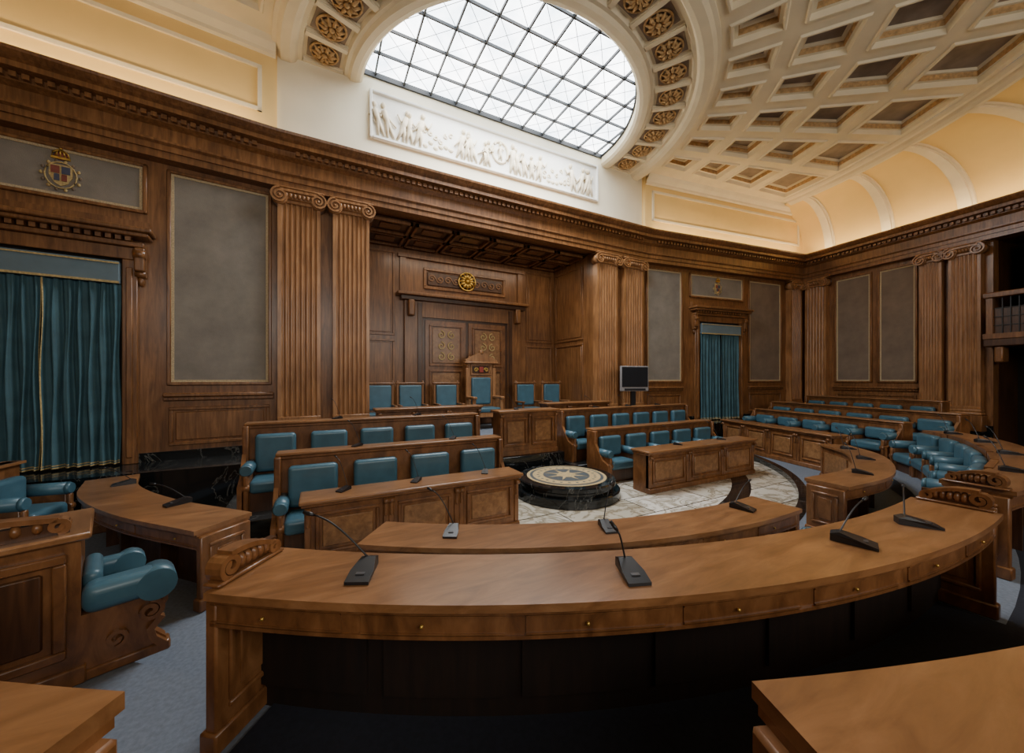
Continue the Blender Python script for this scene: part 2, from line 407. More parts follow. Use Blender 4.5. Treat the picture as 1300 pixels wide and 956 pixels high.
fabric(FLW,lx(6.3),lx(4.2),1.86,5.2)

def dado(M,x0,x1,name='trim_dado'):
    b=B(M)
    b.box(x0,x1,0,.05,1.62,1.68,W,.01,1); b.box(x0,x1,0,.09,1.68,1.74,W,.015,1)
    k=max(1,int((x1-x0)/.06))
    for j in range(k): b.box(x0+j*(x1-x0)/k+.01,x0+(j+1)*(x1-x0)/k-.01,.05,.07,1.63,1.665,W)
    wpanel(b,x0+.06,x1-.06,.92,1.52,0)
    return b.done(name)
dado(FLW,lx(1.48),lx(.05)); dado(FR,.12,1.46); dado(FR,4.15,5.75); dado(FRR,1.0,3.02); dado(FLW,lx(6.4),lx(4.1))
b=B(); 
b.M=FLW; b.box(0,lx(3.6),0,.04,.7,.84,BM); b.box(lx(1.75),lenL,0,.04,.7,.84,BM)
b.M=FR; b.box(.13,1.9,0,.04,.7,.84,BM); b.box(3.85,lenR,0,.04,.7,.84,BM)
b.M=FRR; b.box(0,4.3,0,.04,.3,.84,BM)
b.done('baseboard_front')

def doorway(M,x0,x1):
    b=B(M)
    for a,c in ((x0-.17,x0),(x1,x1+.17)): b.box(a,c,0,.09,.7,3.72,W,.012,1); b.box(a+.05,c-.05,.09,.12,.8,3.6,W,.01,1)
    b.box(x0-.17,x1+.17,0,.09,3.72,3.9,W,.01,1)
    b.box(x0-.25,x1+.25,0,.16,3.9,3.97,W,.01,1)
    for j in range(int((x1-x0+.4)/.1)): b.box(x0-.2+j*.1,x0-.14+j*.1,.1,.2,3.97,4.03,W)
    b.box(x0-.32,x1+.32,0,.27,4.03,4.09,W,.015,1); b.box(x0-.36,x1+.36,0,.31,4.09,4.16,W,.02,2); b.box(x0-.3,x1+.3,0,.1,4.16,4.3,W)
    for x in (x0-.2,x1+.2):
        b.box(x-.06,x+.06,0,.16,3.55,3.9,W,.02,2)
        b.tube([(x-.07,.12,3.8),(x+.07,.12,3.8)],.07,W,12); b.tube([(x-.06,.07,3.52),(x+.06,.07,3.52)],.05,W,12)
        b.ell((x,.05,3.42),.04,.04,.08,W,8,5)
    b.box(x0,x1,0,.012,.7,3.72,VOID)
    b.done('doorway_casing')
    b=B(M); b.box(x0+.01,x1-.01,.03,.15,3.34,3.66,PEL,.01,1)
    b.box(x0+.01,x1-.01,.15,.16,3.34,3.37,GBRD); b.box(x0+.01,x1-.01,.15,.16,3.62,3.64,GBRD)
    b.done('pelmet')
    mid=(x0+x1)/2
    b=B(M)
    for a,c,ph in ((x0+.02,mid-.01,0),(mid+.01,x1-.02,1.3)):
        nx,nz=80,10; g=[]
        for i in range(nx+1):
            t=i/nx; col=[]
            for j in range(nz+1):
                u=j/nz; xx=a+(c-a)*t+.012*sin(9*u+t*20)
                amp=.028+.02*u
                y=.075+amp*sin(t*2*pi*6.5+ph+.5*sin(3*u))+.012*sin(t*2*pi*15+ph)
                col.append(b.v((min(max(xx,x0+.005),x1-.005),y,3.335-(3.335-.73)*u)))
            g.append(col)
        for i in range(nx):
            for j in range(nz):
                gold = (i<1 and a>mid-.1) or (i>=nx-1 and a<mid-.1)
                b.f([g[i][j],g[i+1][j],g[i+1][j+1],g[i][j+1]],GBRD if gold else CUR,True)
        for i in range(nx):
            p=g[i][nz].co; q=g[i+1][nz].co
            off=b.M.to_3x3()@Vector((0,.006,0))
            for h0,h1 in ((0,.018),(.035,.05)):
                vs=[b.bm.verts.new(v) for v in (p+off+Vector((0,0,h0)),q+off+Vector((0,0,h0)),q+off+Vector((0,0,h1)),p+off+Vector((0,0,h1)))]
                b.f(vs,GBRD,True)
    b.done('curtain')
doorway(FLW,lx(3.46),lx(1.92)); doorway(FR,2.07,3.7)

b=B(FRR)
b.box(4.25,7.05,-1.2,.35,2.72,2.9,WD,.02,1); b.box(4.25,7.05,.22,.35,2.9,3.02,W)
b.box(4.25,7.05,.2,.38,3.85,3.98,W,.02,1)
x=4.3
while x<7.0:
    b.box(x,x+.1,.24,.34,3.02,3.85,W); 
    for k in range(1,6): b.box(x+.1+k*.12,x+.115+k*.12,.28,.295,3.02,3.85,IRON)
    for zz in (3.2,3.4,3.6): b.box(x+.1,x+.84,.28,.295,zz,zz+.015,IRON)
    b.box(x+.1,x+.84,.2,.27,3.02,3.6,WD)
    x+=.84
for x in (4.4,6.8): b.box(x,x+.14,0,.3,2.35,2.72,W,.03,2)
b.done('gallery_balcony')
b=B(FRR)
for i in range(40):
    x0=4.6+i*.045; y=.05*sin(i*.9)-.5; y2=.05*sin((i+1)*.9)-.5
    b.poly([(x0,y,2.95),(x0+.045,y2,2.95),(x0+.045,y2,5.2),(x0,y,5.2)],CUR)
b.done('gallery_curtain')

# ------------------------------------------------------------ ceiling
def rp(r,a): return Vector((r*cos(a), r*sin(a)))
Z=HC
b=B(); R0=3.0
arc=[rp(R0,-pi*i/48) for i in range(49)]
b.poly([(p.x+.08,p.y,Z+.22) for p in arc],GLS); b.done('window_1')
b=B()
for k in range(-5,6):
    x=k*.55; L=sqrt(max(0,R0*R0-x*x))
    b.box(x+.066,x+.094,-L,0,Z+.15,Z+.2,IRON)
for k in range(0,6):
    y=.02+k*.55; L=sqrt(max(0,R0*R0-y*y)); b.box(-L+.08,L+.08,-y-.014,-y+.014,Z+.15,Z+.2,IRON)
for sg in (1,-1):
    for k in range(-12,13):
        c=k*.55
        seg=[]
        for i in range(0,241):
            xx=-3+6*i/240; yy=sg*xx+c-.02
            if yy<=0 and xx*xx+yy*yy<R0*R0: seg.append((xx+.08,yy,Z+.19))
        if len(seg)>3: b.tube([seg[0],seg[-1]],.006,IRON,4)
pts=[(rp(R0-.02,-pi*i/48).x+.08,rp(R0-.02,-pi*i/48).y,Z+.18) for i in range(49)]
b.tube(pts,.035,IRON,6); b.box(-2.92,3.08,-.04,-.0,Z+.12,Z+.22,IRON)
b.done('skylight_leading')
b=B(); OFF=Vector((.08,0))
prof=[(2.98,Z+.24),(2.98,Z-.02),(3.03,Z-.07),(3.1,Z-.09),(3.2,Z-.09),(3.24,Z-.03),(3.3,Z-.03),(3.33,Z+.05),(3.97,Z+.05),(4.0,Z-.03),(4.06,Z-.03),(4.1,Z-.1),(4.18,Z-.14),(4.32,Z-.14),(4.38,Z-.08),(4.44,Z-.06),(4.44,Z+.02)]
N=64; rings=[]
for i in range(N+1):
    a=-pi*i/N; rings.append([b.v((r*cos(a)+.08,r*sin(a),z)) for r,z in prof])
for i in range(N):
    for k in range(len(prof)-1): b.f([rings[i][k],rings[i][k+1],rings[i+1][k+1],rings[i+1][k]],CRM,False)
NR=19
for i in range(NR+1):
    a=-pi*(i+.0)/NR
    c=rp(3.65,a)+OFF; M=frame(c,(cos(a),sin(a))); b.M=M; b.box(-.33,.33,-.045,.045,Z-.03,Z+.06,CRM)
    b.box(-.33,.33,-.06,.06,Z-.0,Z+.06,CRM)
b.M=Matrix.Identity(4)
for i in range(NR):
    a=-pi*(i+.5)/NR; c=rp(3.65,a)+OFF; b.M=frame(c,(cos(a),sin(a))); b.box(-.27,.27,-.22,.22,Z+.035,Z+.06,COF)
b.done('ceiling_skylight_ring')
b=B()
for i in range(NR):
    a=-pi*(i+.5)/NR; c=rp(3.65,a)+OFF; rosette(b,(c.x,c.y,Z+.03),.22,'z',COG,10)
b.done('ceiling_rosettes')
b=B(); A0=radians(-7); A1=radians(-173); NA=18
rows=[4.44,5.5,6.68,8.05,9.6]
def quadring(r0,r1,a0,a1,ins):
    return [(r0+ins,a0-ins/(r0+ins)),(r1-ins,a0-ins/(r1-ins)),(r1-ins,a1+ins/(r1-ins)),(r0+ins,a1+ins/(r0+ins))]
for j in range(NA):
    a0=A0+(A1-A0)*j/NA; a1=A0+(A1-A0)*(j+1)/NA
    for k in range(4):
        r0,r1=rows[k],rows[k+1]
        lv=[(0,0,CRM),(.12,0,CRM),(.14,-.035,CRM),(.17,-.035,CRM),(.19,.06,CRM),(.245,.06,CRM),(.265,.15,COG),(.30,.15,CRM),(.32,.19,COF)]
        loops=[]
        for ins,dz,m in lv:
            loops.append([b.v((r*cos(a)+.08,r*sin(a),Z+dz)) for r,a in quadring(r0,r1,a0,a1,ins)])
        for q in range(len(lv)-1):
            for e in range(4): b.f([loops[q][e],loops[q][(e+1)%4],loops[q+1][(e+1)%4],loops[q+1][e]],lv[q+1][2] if q<len(lv)-2 else CRM)
        b.f(loops[-1],COF)
for (s_,W0,C0) in ((1,RW,RC),(-1,LW,LC)):
    def g(r,a): 
        p=rp(r,a); return (p.x*s_+.08,p.y,Z)
    A=abs(A0)
    b.poly([g(4.40,-A),g(9.6,-A),g(9.98,-A),(C0.x,C0.y,Z),(W0.x,W0.y,Z),(4.4*s_+.08,0,Z)],CRM)
N=80
for i in range(N):
    a0=A0+(A1-A0)*i/N; a1=A0+(A1-A0)*(i+1)/N
    pr=[(9.58,0),(9.6,-.03),(9.66,-.06),(9.74,-.06),(9.78,0),(9.84,-.08),(9.92,-.12),(10.0,-.12),(10.04,-.02)]
    for q in range(len(pr)-1):
        b.f([b.v((r*cos(a)+.08,r*sin(a),Z+dz)) for r,dz,a in ((*pr[q],a0),(*pr[q+1],a0),(*pr[q+1],a1),(*pr[q],a1))],CRM)
b.done('ceiling')
def ray(a):
    d=Vector((cos(a),sin(a))); best=99
    P=[LC,BL,BR,RC]
    for p,q in zip(P,P[1:]):
        e=q-p; den=d.x*e.y-d.y*e.x
        if abs(den)<1e-6: continue
        t=(p.x*e.y-p.y*e.x)/den; u=(p.x*d.y-p.y*d.x)/den
        if t>0 and -.01<=u<=1.01: best=min(best,t)
    return best
b=B(); N=150; M_=12
aS=radians(-4.9); aE=radians(-176.6)
def cov(a,k,off=0):
    rw=ray(a)-.02; ri=10.0; ph=pi/2*k/M_
    r=rw+(ri-rw)*(1-cos(ph)); z=6.08+(Z-.04-6.08)*sin(ph)
    r-=off*cos(ph); z-=off*sin(ph)
    return (r*cos(a)+.0,r*sin(a),z)
g=[[b.v(cov(aS+(aE-aS)*i/N,k)) for k in range(M_+1)] for i in range(N+1)]
for i in range(N):
    for k in range(M_): b.f([g[i][k],g[i+1][k],g[i+1][k+1],g[i][k+1]],YEL,True)
b.done('ceiling_cove')
b=B()
for c in [-9.5-7.4*i for i in range(22)]:
    for (w,o) in ((1.1,.05),(.75,.09)):
        if radians(c)<aE: continue
        a0=radians(c+w/2*1.3); a1=radians(c-w/2*1.3)
        for k in range(M_):
            b.poly((cov(a0,k,o),cov(a1,k,o),cov(a1,k+1,o),cov(a0,k+1,o)),CRM)
            b.poly([cov(a0,k,0),cov(a0,k,o),cov(a0,k+1,o),cov(a0,k+1,0)],CRM); b.poly([cov(a1,k,0),cov(a1,k,o),cov(a1,k+1,o),cov(a1,k+1,0)],CRM)
b.done('trim_cove_ribs')

# frieze
b=B(FC)
x0,x1,z0,z1=-2.72,2.86,6.72,7.55
b.box(x0,x1,0,.03,z0,z1,WHT)
for a in ((x0,x1,z0-.06,z0),(x0,x1,z1,z1+.06),(x0-.06,x0,z0-.06,z1+.06),(x1,x1+.06,z0-.06,z1+.06)): b.box(a[0],a[1],0,.08,a[2],a[3],WHT,.015,1)
def fig(x,z,s,lean=0,arm_=1):
    b.tube([(x-.05*s,.04,z),(x-.02*s+lean*.2*s,.055,z+.16*s),(x+lean*.3*s,.06,z+.27*s),(x+lean*.6*s,.06,z+.43*s)],[.022*s,.036*s,.05*s,.06*s],REL,7)
    b.tube([(x+.06*s,.04,z),(x+.04*s+lean*.2*s,.055,z+.14*s),(x+lean*.3*s,.06,z+.27*s)],[.022*s,.034*s,.045*s],REL,7)
    b.ell((x+lean*.65*s,.06,z+.54*s),.042*s,.045,.052*s,REL,8,6)
    b.tube([(x+lean*.6*s,.07,z+.43*s),(x+lean*.6*s+arm_*.11*s,.07,z+.34*s),(x+lean*.6*s+arm_*.17*s,.07,z+.46*s)],[.026*s,.02*s,.014*s],REL,6)
    b.tube([(x+lean*.6*s,.07,z+.43*s),(x+lean*.6*s-arm_*.09*s,.06,z+.32*s),(x-arm_*.1*s,.06,z+.2*s)],[.026*s,.02*s,.014*s],REL,6)
for x in (-2.56,-2.38,-2.2,-2.02,-1.86): fig(x,6.76,random.uniform(1.0,1.2),random.uniform(-.25,.25),random.choice((-1,1)))
for x in (2.12,2.3,2.48,2.66): fig(x,6.76,1.12,random.uniform(-.25,.25),random.choice((-1,1)))
for x in (-.95,-.78,-.6,-.42,-.26,.36,.52,.7,.88,1.06): fig(x,6.76,random.uniform(.9,1.2),random.uniform(-.3,.3),random.choice((-1,1)))
pts=[(.04+.2*cos(2*pi*i/24),.04,7.16+.24*sin(2*pi*i/24)) for i in range(25)]; b.tube(pts,.03,REL,6,False)
fig(.04,6.98,.66)
for x in [-1.68+.11*i for i in range(6)]+[1.25+.12*i for i in range(7)]:
    b.ell((x,.03,6.80+random.uniform(0,.12)),.06,.03,.05,REL,6,4); b.ribbon(spiral(x,7.05+random.uniform(-.12,.16),.055,.01,1,random.random()*6,10),.012,.03,.05,REL)
b.done('frieze_relief')

# ------------------------------------------------------------ floors
b=B(); b.box(-11.3,11.5,-13.2,.3,-.12,0,MF); b.done('floor')
def elp(R,a):
    kx=1.06 if a>0 else 1.25
    return Vector((-R*kx*sin(a), -.2-R*cos(a)))
def tier(R0,R1,z0,z1,mat,edge,name,lip=True):
    b=B(); N=64; lo=[];hi=[]
    for i in range(N+1):
        a=-pi/2+pi*i/N
        p=elp(R0,a); q=elp(R1,a)
        for P in (p,q): 
            P.x=max(-10.3,min(9.4,P.x)); P.y=max(-12.95,min(-1.0,P.y))
        lo.append(p);hi.append(q)
    for i in range(N):
        p,q,p2,q2=lo[i],hi[i],lo[i+1],hi[i+1]
        if (p-p2).length<1e-5 and (q-q2).length<1e-5: continue
        b.poly([(p.x,p.y,z1),(q.x,q.y,z1),(q2.x,q2.y,z1),(p2.x,p2.y,z1)],mat)
        b.poly([(p.x,p.y,z0),(p.x,p.y,z1),(p2.x,p2.y,z1),(p2.x,p2.y,z0)],edge)
        if lip:
            d=(p-Vector((0,-.2))).normalized()*.14
            b.poly([(p.x,p.y,z1+.003),(p.x+d.x,p.y+d.y,z1+.003),(p2.x+d.x,p2.y+d.y,z1+.003),(p2.x,p2.y,z1+.003)],edge)
    bmesh.ops.remove_doubles(b.bm,verts=b.bm.verts,dist=1e-4)
    b.done(name)
tier(5.05,6.3,0,.1,CAR,BM,'floor_tier_lower')
tier(6.3,6.84,.0,.3,CAR,CAR,'floor_tier_middle',False)
tier(6.84,7.4,.0,.3,CARD,CARD,'floor_tier_aisle',False)  # same tier carpet in its darker copy, shade painted in
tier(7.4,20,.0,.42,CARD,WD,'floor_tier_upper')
b=B(); N=60
for R in (4.15,):
    for i in range(N):
        a0=-pi/2*.9+pi*.9*i/N; a1=-pi/2*.9+pi*.9*(i+1)/N
        q=[elp(R,a0),elp(R+.28,a0),elp(R+.28,a1),elp(R,a1)]
        b.poly([(p.x,p.y,.004) for p in q],BM)
b.done('floor_inlay')
b=B(); b.box(-10.9,11.1,-1.0,1.9,0,.7,BM)
b.box(-2.75,2.75,-.9,1.84,.7,.705,CAR); b.done('floor_dais')
b=B(); b.box(-4.75,-.8,-2.35,-1.0,0,.26,BM,.01,1); b.box(.8,5.2,-1.85,-1.0,0,.26,BM,.01,1); b.box(-.8,.8,-1.5,-1.0,0,.48,BM,.01,1); b.done('dais_step')

b=B()
c=(.15,-2.45,0)
b.lathe(c,[(.9,0),(.9,.12),(.88,.14),(.8,.14),(.8,.2),(.83,.22),(.83,.27),(.81,.29),(.72,.29),(.72,.292)],BM,64)
b.lathe(c,[(.68,.292),(.68,.297)],MOS,64); b.lathe(c,[(.63,.297),(.63,.3)],MOT,64); b.lathe(c,[(.58,.3),(.58,.302)],MOS,64); b.lathe(c,[(.40,.302),(.40,.304)],MOT,64); b.lathe(c,[(.16,.304),(.16,.306)],MOS,64)
for k in range(8):
    a=k*pi/4; p=Vector((c[0],c[1],.306)); t=p+Vector((.38*cos(a),.38*sin(a),0)); l=p+Vector((.1*cos(a+.39),.1*sin(a+.39),0)); r=p+Vector((.1*cos(a-.39),.1*sin(a-.39),0))
    b.prism([p,l,t,r],(0,0,.002),MOS)
for k in range(24):
    a=k*pi/12; b.ell((c[0]+.49*cos(a),c[1]+.49*sin(a),.3),.03,.03,.005,MOT,8,3)
b.done('mosaic_pedestal')

# ------------------------------------------------------------ furniture
def seat_unit(b,x0,x1,zf,zt,y0=0,dep=.44,backc=True):
    b.box(x0+.02,x1-.02,y0,y0+dep-.04,zf,zf+.26,WD)
    b.box(x0+.04,x1-.04,y0+.02,y0+dep+.03,zf+.24,zf+.41,BLU,.055,4)
    if backc: b.box(x0+.06,x1-.06,y0,y0+.13,zf+.44,zt,BLU,.05,4)
def arm(b,x,zf,y0=0,dep=.44):
    b.box(x-.035,x+.035,y0,y0+dep-.02,zf,zf+.5,WF,.01,1)
    b.tube([(x,y0+.02,zf+.54),(x,y0+dep-.02,zf+.54)],.075,BLU,14)
    b.tube([(x,y0+dep-.02,zf+.54),(x,y0+dep+.015,zf+.54)],[.078,.06],BLU,14)
    b.box(x-.03,x+.03,y0+dep-.06,y0+dep+.02,zf,zf+.48,WF,.02,2)
    b.tube([(x-.04,y0+dep-.02,zf+.32),(x+.04,y0+dep-.02,zf+.32)],.05,WF,12)
def bench(o,d,L,n,zf,zt,name='leather_bench',arms=True):
    b=B(frame(o,d)); 
    b.box(0,L,-.1,0,zf,zt-.04,WF)
    b.box(-.04,L+.04,-.2,.05,zt-.035,zt,WT,.012,2); b.box(-.02,L+.02,-.14,.02,zt-.08,zt-.035,WF,.01,1)
    for i in range(n):
        M0=b.M; b.M=M0@Matrix.Scale(-1,4,(0,1,0))
        wpanel(b,i*L/n+.05,(i+1)*L/n-.05,zf+.12,zt-.14,.1,WB,WF); b.M=M0
    b.box(-.05,.02,-.16,.1,zf,zt-.035,WF,.015,2); b.box(L-.02,L+.05,-.16,.1,zf,zt-.035,WF,.015,2)
    b.prism([(-.05,.1,zf),(-.05,.46,zf),(-.05,.46,zf+.35),(-.05,.3,zf+.42),(-.05,.1,zf+.7)],(.05,0,0),WF)
    b.prism([(L,.1,zf),(L,.46,zf),(L,.46,zf+.35),(L,.3,zf+.42),(L,.1,zf+.7)],(.05,0,0),WF)
    b.box(0,L,-.13,.03,zf,zf+.08,WD)
    w=L/n
    for i in range(n): seat_unit(b,i*w+.03,(i+1)*w-.03,zf,zt-.15)
    arm(b,.04,zf); arm(b,L-.04,zf)
    if arms:
        for i in range(1,n): arm(b,i*w,zf)
    return b.done(name)
def panel_desk(o,d,L,n,zf,zt,w=.36,name='panelled_desk'):
    b=B(frame(o,d))
    b.box(-.05,L+.05,-.02,w+.05,zt-.04,zt,WT,.014,2)
    b.box(-.03,L+.03,0,w+.02,zt-.075,zt-.04,WF,.01,1)
    b.box(0,L,w-.07,w-.02,zf,zt-.07,WF); b.box(-.01,L+.01,w-.08,w+.02,zf,zf+.09,WF,.01,1)
    b.box(0,.05,0,w-.02,zf,zt-.07,WF); b.box(L-.05,L,0,w-.02,zf,zt-.07,WF)
    for i in range(n):
        a,c=i*L/n,(i+1)*L/n
        b.box(a-.0,a+.06,w-.03,w+.0,zf+.09,zt-.07,WF,.008,1); b.box(c-.06,c,w-.03,w+.0,zf+.09,zt-.07,WF,.008,1)
        wpanel(b,a+.1,c-.1,zf+.15,zt-.14,w-.02,WB,WF,.035,.025)
        for xx in (a+.03,c-.03):
            b.tube([(xx-.03,w+.02,zt-.11),(xx+.03,w+.02,zt-.11)],.03,WF,10); b.box(xx-.02,xx+.02,w-.01,w+.02,zt-.28,zt-.1,WF,.01,1)
    return b.done(name)
bench((-4.50,-1.6),(1,0),3.3,5,.26,1.36,arms=False)
bench((-4.06,-2.55),(1,0),2.85,4,.0,1.08,arms=False)
panel_desk((-3.78,-3.05),(1,0),2.47,3,0,.72)
bench((.98,-1.12),(1,0),3.95,6,.26,1.31)
bench((1.15,-1.98),(1,0),3.55,5,.0,.98)
panel_desk((1.32,-2.85),(1,0),3.05,3,0,.73)
b=B(frame((-.62,-1.05),(1,0)))
b.box(-.04,1.34,0,.4,1.31,1.36,WT,.012,2); b.box(0,1.3,.04,.34,.48,1.31,WF); b.box(-.02,1.32,.02,.36,.48,.58,WF,.01,1)
wpanel(b,.08,.6,.66,1.22,.34,WB,WF); wpanel(b,.7,1.22,.66,1.22,.34,WB,WF)
for x in (.03,.65,1.27): b.tube([(x-.03,.36,1.25),(x+.03,.36,1.25)],.035,WF,10); b.box(x-.025,x+.025,.33,.37,.7,1.25,WF,.01,1)
b.done('mayoral_desk')
panel_desk((-2.7,-.32),(1,0),2.0,3,.7,1.42,.32); panel_desk((.95,-.32),(1,0),1.8,3,.7,1.42,.32)
def along(p,q): 
    p=Vector(p);q=Vector(q); return (q-p)
panel_desk((6.55,-1.45),along((6.23,-1.35),(5.31,-4.11)),2.95,4,.1,.86,.34)
bench((7.55,-1.5),along((7.4,-1.5),(6.3,-4.9)),3.5,5,.3,1.12)
bench((8.9,-1.25),along((8.9,-1.2),(7.5,-5.4)),4.3,6,.42,1.28)
bench((10.2,-1.6),along((8.9,-1.2),(7.8,-5.0)),3.2,5,.42,1.45)

def cat(P,n=8):
    P=[Vector(p) for p in P]; Q=[2*P[0]-P[1]]+P+[2*P[-1]-P[-2]]; out=[]
    for i in range(1,len(Q)-2):
        for k in range(n):
            t=k/n; a,b_,c,d=Q[i-1],Q[i],Q[i+1],Q[i+2]
            out.append(.5*((2*b_)+(c-a)*t+(2*a-5*b_+4*c-d)*t*t+(3*b_-a-3*c+d)*t**3))
    out.append(P[-1]); return out
def arcp(r,a0,a1,n=56): return [Vector((-r*sin(radians(a0+(a1-a0)*i/n)), -.2-r*cos(radians(a0+(a1-a0)*i/n)))) for i in range(n+1)]
def normals(P):
    out=[]
    for i,p in enumerate(P):
        t=(P[min(i+1,len(P)-1)]-P[max(i-1,0)]).normalized(); n=Vector((-t.y,t.x))
        if n.dot(Vector((0,-.8))-p)<0: n=-n
        out.append(n)
    return out
def sw(b,P,Nn,o0,o1,z0,z1,mat,i0=0,i1=None):
    i1=len(P)-1 if i1 is None else i1; rings=[]
    for i in range(i0,i1+1):
        p,n=P[i],Nn[i]; a=p+n*o0; c=p+n*o1
        rings.append([b.v((a.x,a.y,z0)),b.v((a.x,a.y,z1)),b.v((c.x,c.y,z1)),b.v((c.x,c.y,z0))])
    for r,s in zip(rings,rings[1:]):
        for k in range(4): b.f([r[k],r[(k+1)%4],s[(k+1)%4],s[k]],mat)
    b.f(rings[0],mat); b.f(rings[-1][::-1],mat)
def scroll_end(b,p,n,zt,w):
    M0=b.M; b.M=frame(p,n,zt)
    b.box(0,w,-.045,.045,0,.02,WF,.008,1)
    b.ribbon(spiral(.07,.07,.055,.012,1.5,-pi/2,22,-1),.012,-.04,.04,WF)
    b.ribbon(spiral(w-.06,.045,.035,.01,1.4,-pi/2,20,1),.010,-.04,.04,WF)
    arc=[(.07+(w-.13)*t, .125-.055*t+.02*sin(pi*t)) for t in [i/14 for i in range(15)]]
    b.ribbon(arc,.012,-.04,.04,WF)
    for k in range(5):
        x=.14+(w-.24)*k/4; b.ell((x,0,.065),.022,.042,.042,WF,8,5)
    b.box(.04,w-.03,-.02,.02,.01,.09,WD)
    b.M=M0
def ring_desk(P,w,zf,zt,ndraw=6,ends=(1,1),name='curved_desk',knee=False,shade_strip=0):
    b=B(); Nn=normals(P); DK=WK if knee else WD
    sw(b,P,Nn,-.03,w+.03,zt-.035,zt,WT); sw(b,P,Nn,-.012,w+.012,zt-.055,zt-.035,WF)
    sw(b,P,Nn,.01,.05,zt-.15,zt-.055,WF); sw(b,P,Nn,.0,.055,zt-.165,zt-.15,WF)
    sw(b,P,Nn,w-.07,w-.02,zf,zt-.055,WF); sw(b,P,Nn,w-.09,w+.0,zf,zf+.09,WF)
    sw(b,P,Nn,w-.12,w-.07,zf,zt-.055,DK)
    if shade_strip: sw(b,P,Nn,-shade_strip,w-.1,zf,zf+.015,CARD,1,len(P)-2)  # added dark strip that stands in for shade under the desk
    n=len(P)-1
    for k in range(ndraw):
        i0=int(n*(k+.12)/ndraw); i1=max(i0+1,int(n*(k+.88)/ndraw))
        for q0,q1 in ((zt-.145,zt-.138),(zt-.072,zt-.065)): sw(b,P,Nn,.0,.012,q0,q1,WF,i0,i1)
        sw(b,P,Nn,.006,.012,zt-.138,zt-.072,WF,i0,i1)
        im=(i0+i1)//2; p=P[im]-Nn[im]*.006
        b.ell((p.x,p.y,zt-.105),.009,.009,.009,GOLD,6,4)
        sw(b,P,Nn,w-.025,w-.005,zf+.16,zt-.14,WB,i0,i1)
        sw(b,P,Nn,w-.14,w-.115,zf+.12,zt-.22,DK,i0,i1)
        ii=int(n*(k+1)/ndraw)
        if k<ndraw-1 and not knee:
            M0=b.M; b.M=frame(P[ii],Nn[ii]); b.box(w*.45,w-.08,-.02,.02,zf,zt-.15,DK); b.M=M0
    for e,i in ((0,0),(1,n)):
        M0=b.M; b.M=frame(P[i],Nn[i]); 
        y0,y1=-.03,.03
        b.box(.0,w,y0,y1,zf,zt-.055,WF,.01,1); b.box(-.015,w+.01,y0-.015,y1+.015,zf,zf+.1,WF,.01,1)
        for sg in (1,-1):
            M1=b.M
            if sg<0: b.M=b.M@Matrix.Scale(-1,4,(0,1,0))
            wpanel(b,.06,w-.06,zf+.16,zt-.12,.03,WF,WF,.03,.015); b.M=M1
        b.M=M0
        if ends[e]: scroll_end(b,P[i],Nn[i],zt,w)
    return b.done(name)
ring_desk(arcp(6.8,36.8,-4.2),.38,.3,1.03,7,knee=True,shade_strip=.5)
ring_desk(arcp(5.68,36.6,-3.3),.38,.1,.75,6,(0,0))
ring_desk(cat([(-4.5,-3.93),(-5.25,-3.12),(-5.82,-2.25),(-6.08,-1.45)]),.4,.1,.75,4,(0,0))
ring_desk(cat([(1.6,-5.75),(2.6,-5.78),(3.5,-5.55),(4.35,-5.12),(4.95,-4.5)]),.38,.1,.75,4,(0,0))
PR=cat([(1.4,-6.9),(2.7,-6.98),(4.15,-6.7),(5.5,-6.15),(6.35,-5.5)])
ring_desk(PR,.38,.3,1.03,5,(1,0))
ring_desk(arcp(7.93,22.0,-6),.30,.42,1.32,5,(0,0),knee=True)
def seats_along(P,off,zf,zt,n,w,name='leather_bench',base=0):
    b=B(); Nn=normals(P); L=[0]
    for a,c in zip(P,P[1:]): L.append(L[-1]+(c-a).length)
    for k in range(n):
        s=L[-1]*(k+.5)/n; i=min(range(len(L)),key=lambda j:abs(L[j]-s))
        nn=Nn[i]; d=Vector((-nn.y,nn.x))
        p=P[i]+nn*off-d*(w/2)
        b.M=frame(p,d)
        b.box(0,w,-.06,0,zf-base,zt+.04,WF); seat_unit(b,.02,w-.02,zf,zt,0,.42)
        if base: b.box(0,w,0,.44,zf-base,zf+.01,WF)
        arm(b,0.0,zf,0,.42)
        if k in (0,n-1): arm(b,w,zf,0,.42)
    return b.done(name)
seats_along(PR[7:],.45,.22,1.0,6,.62,base=.12)
seats_along(arcp(6.34,34,0),.05,.1,.82,6,.6)
b=B(frame((-6.75,-1.2),(-.12,-1)))
b.M=b.M@Matrix.Scale(-1,4,(0,1,0))
b.box(0,1.9,-.1,0,.1,1.0,WF); b.box(-.03,1.93,-.15,.04,.97,1.0,WT)
for i in range(3): seat_unit(b,i*.63+.02,(i+1)*.63-.02,.1,.85)
for i in range(4): arm(b,i*.63,.1)
b.done('leather_bench')
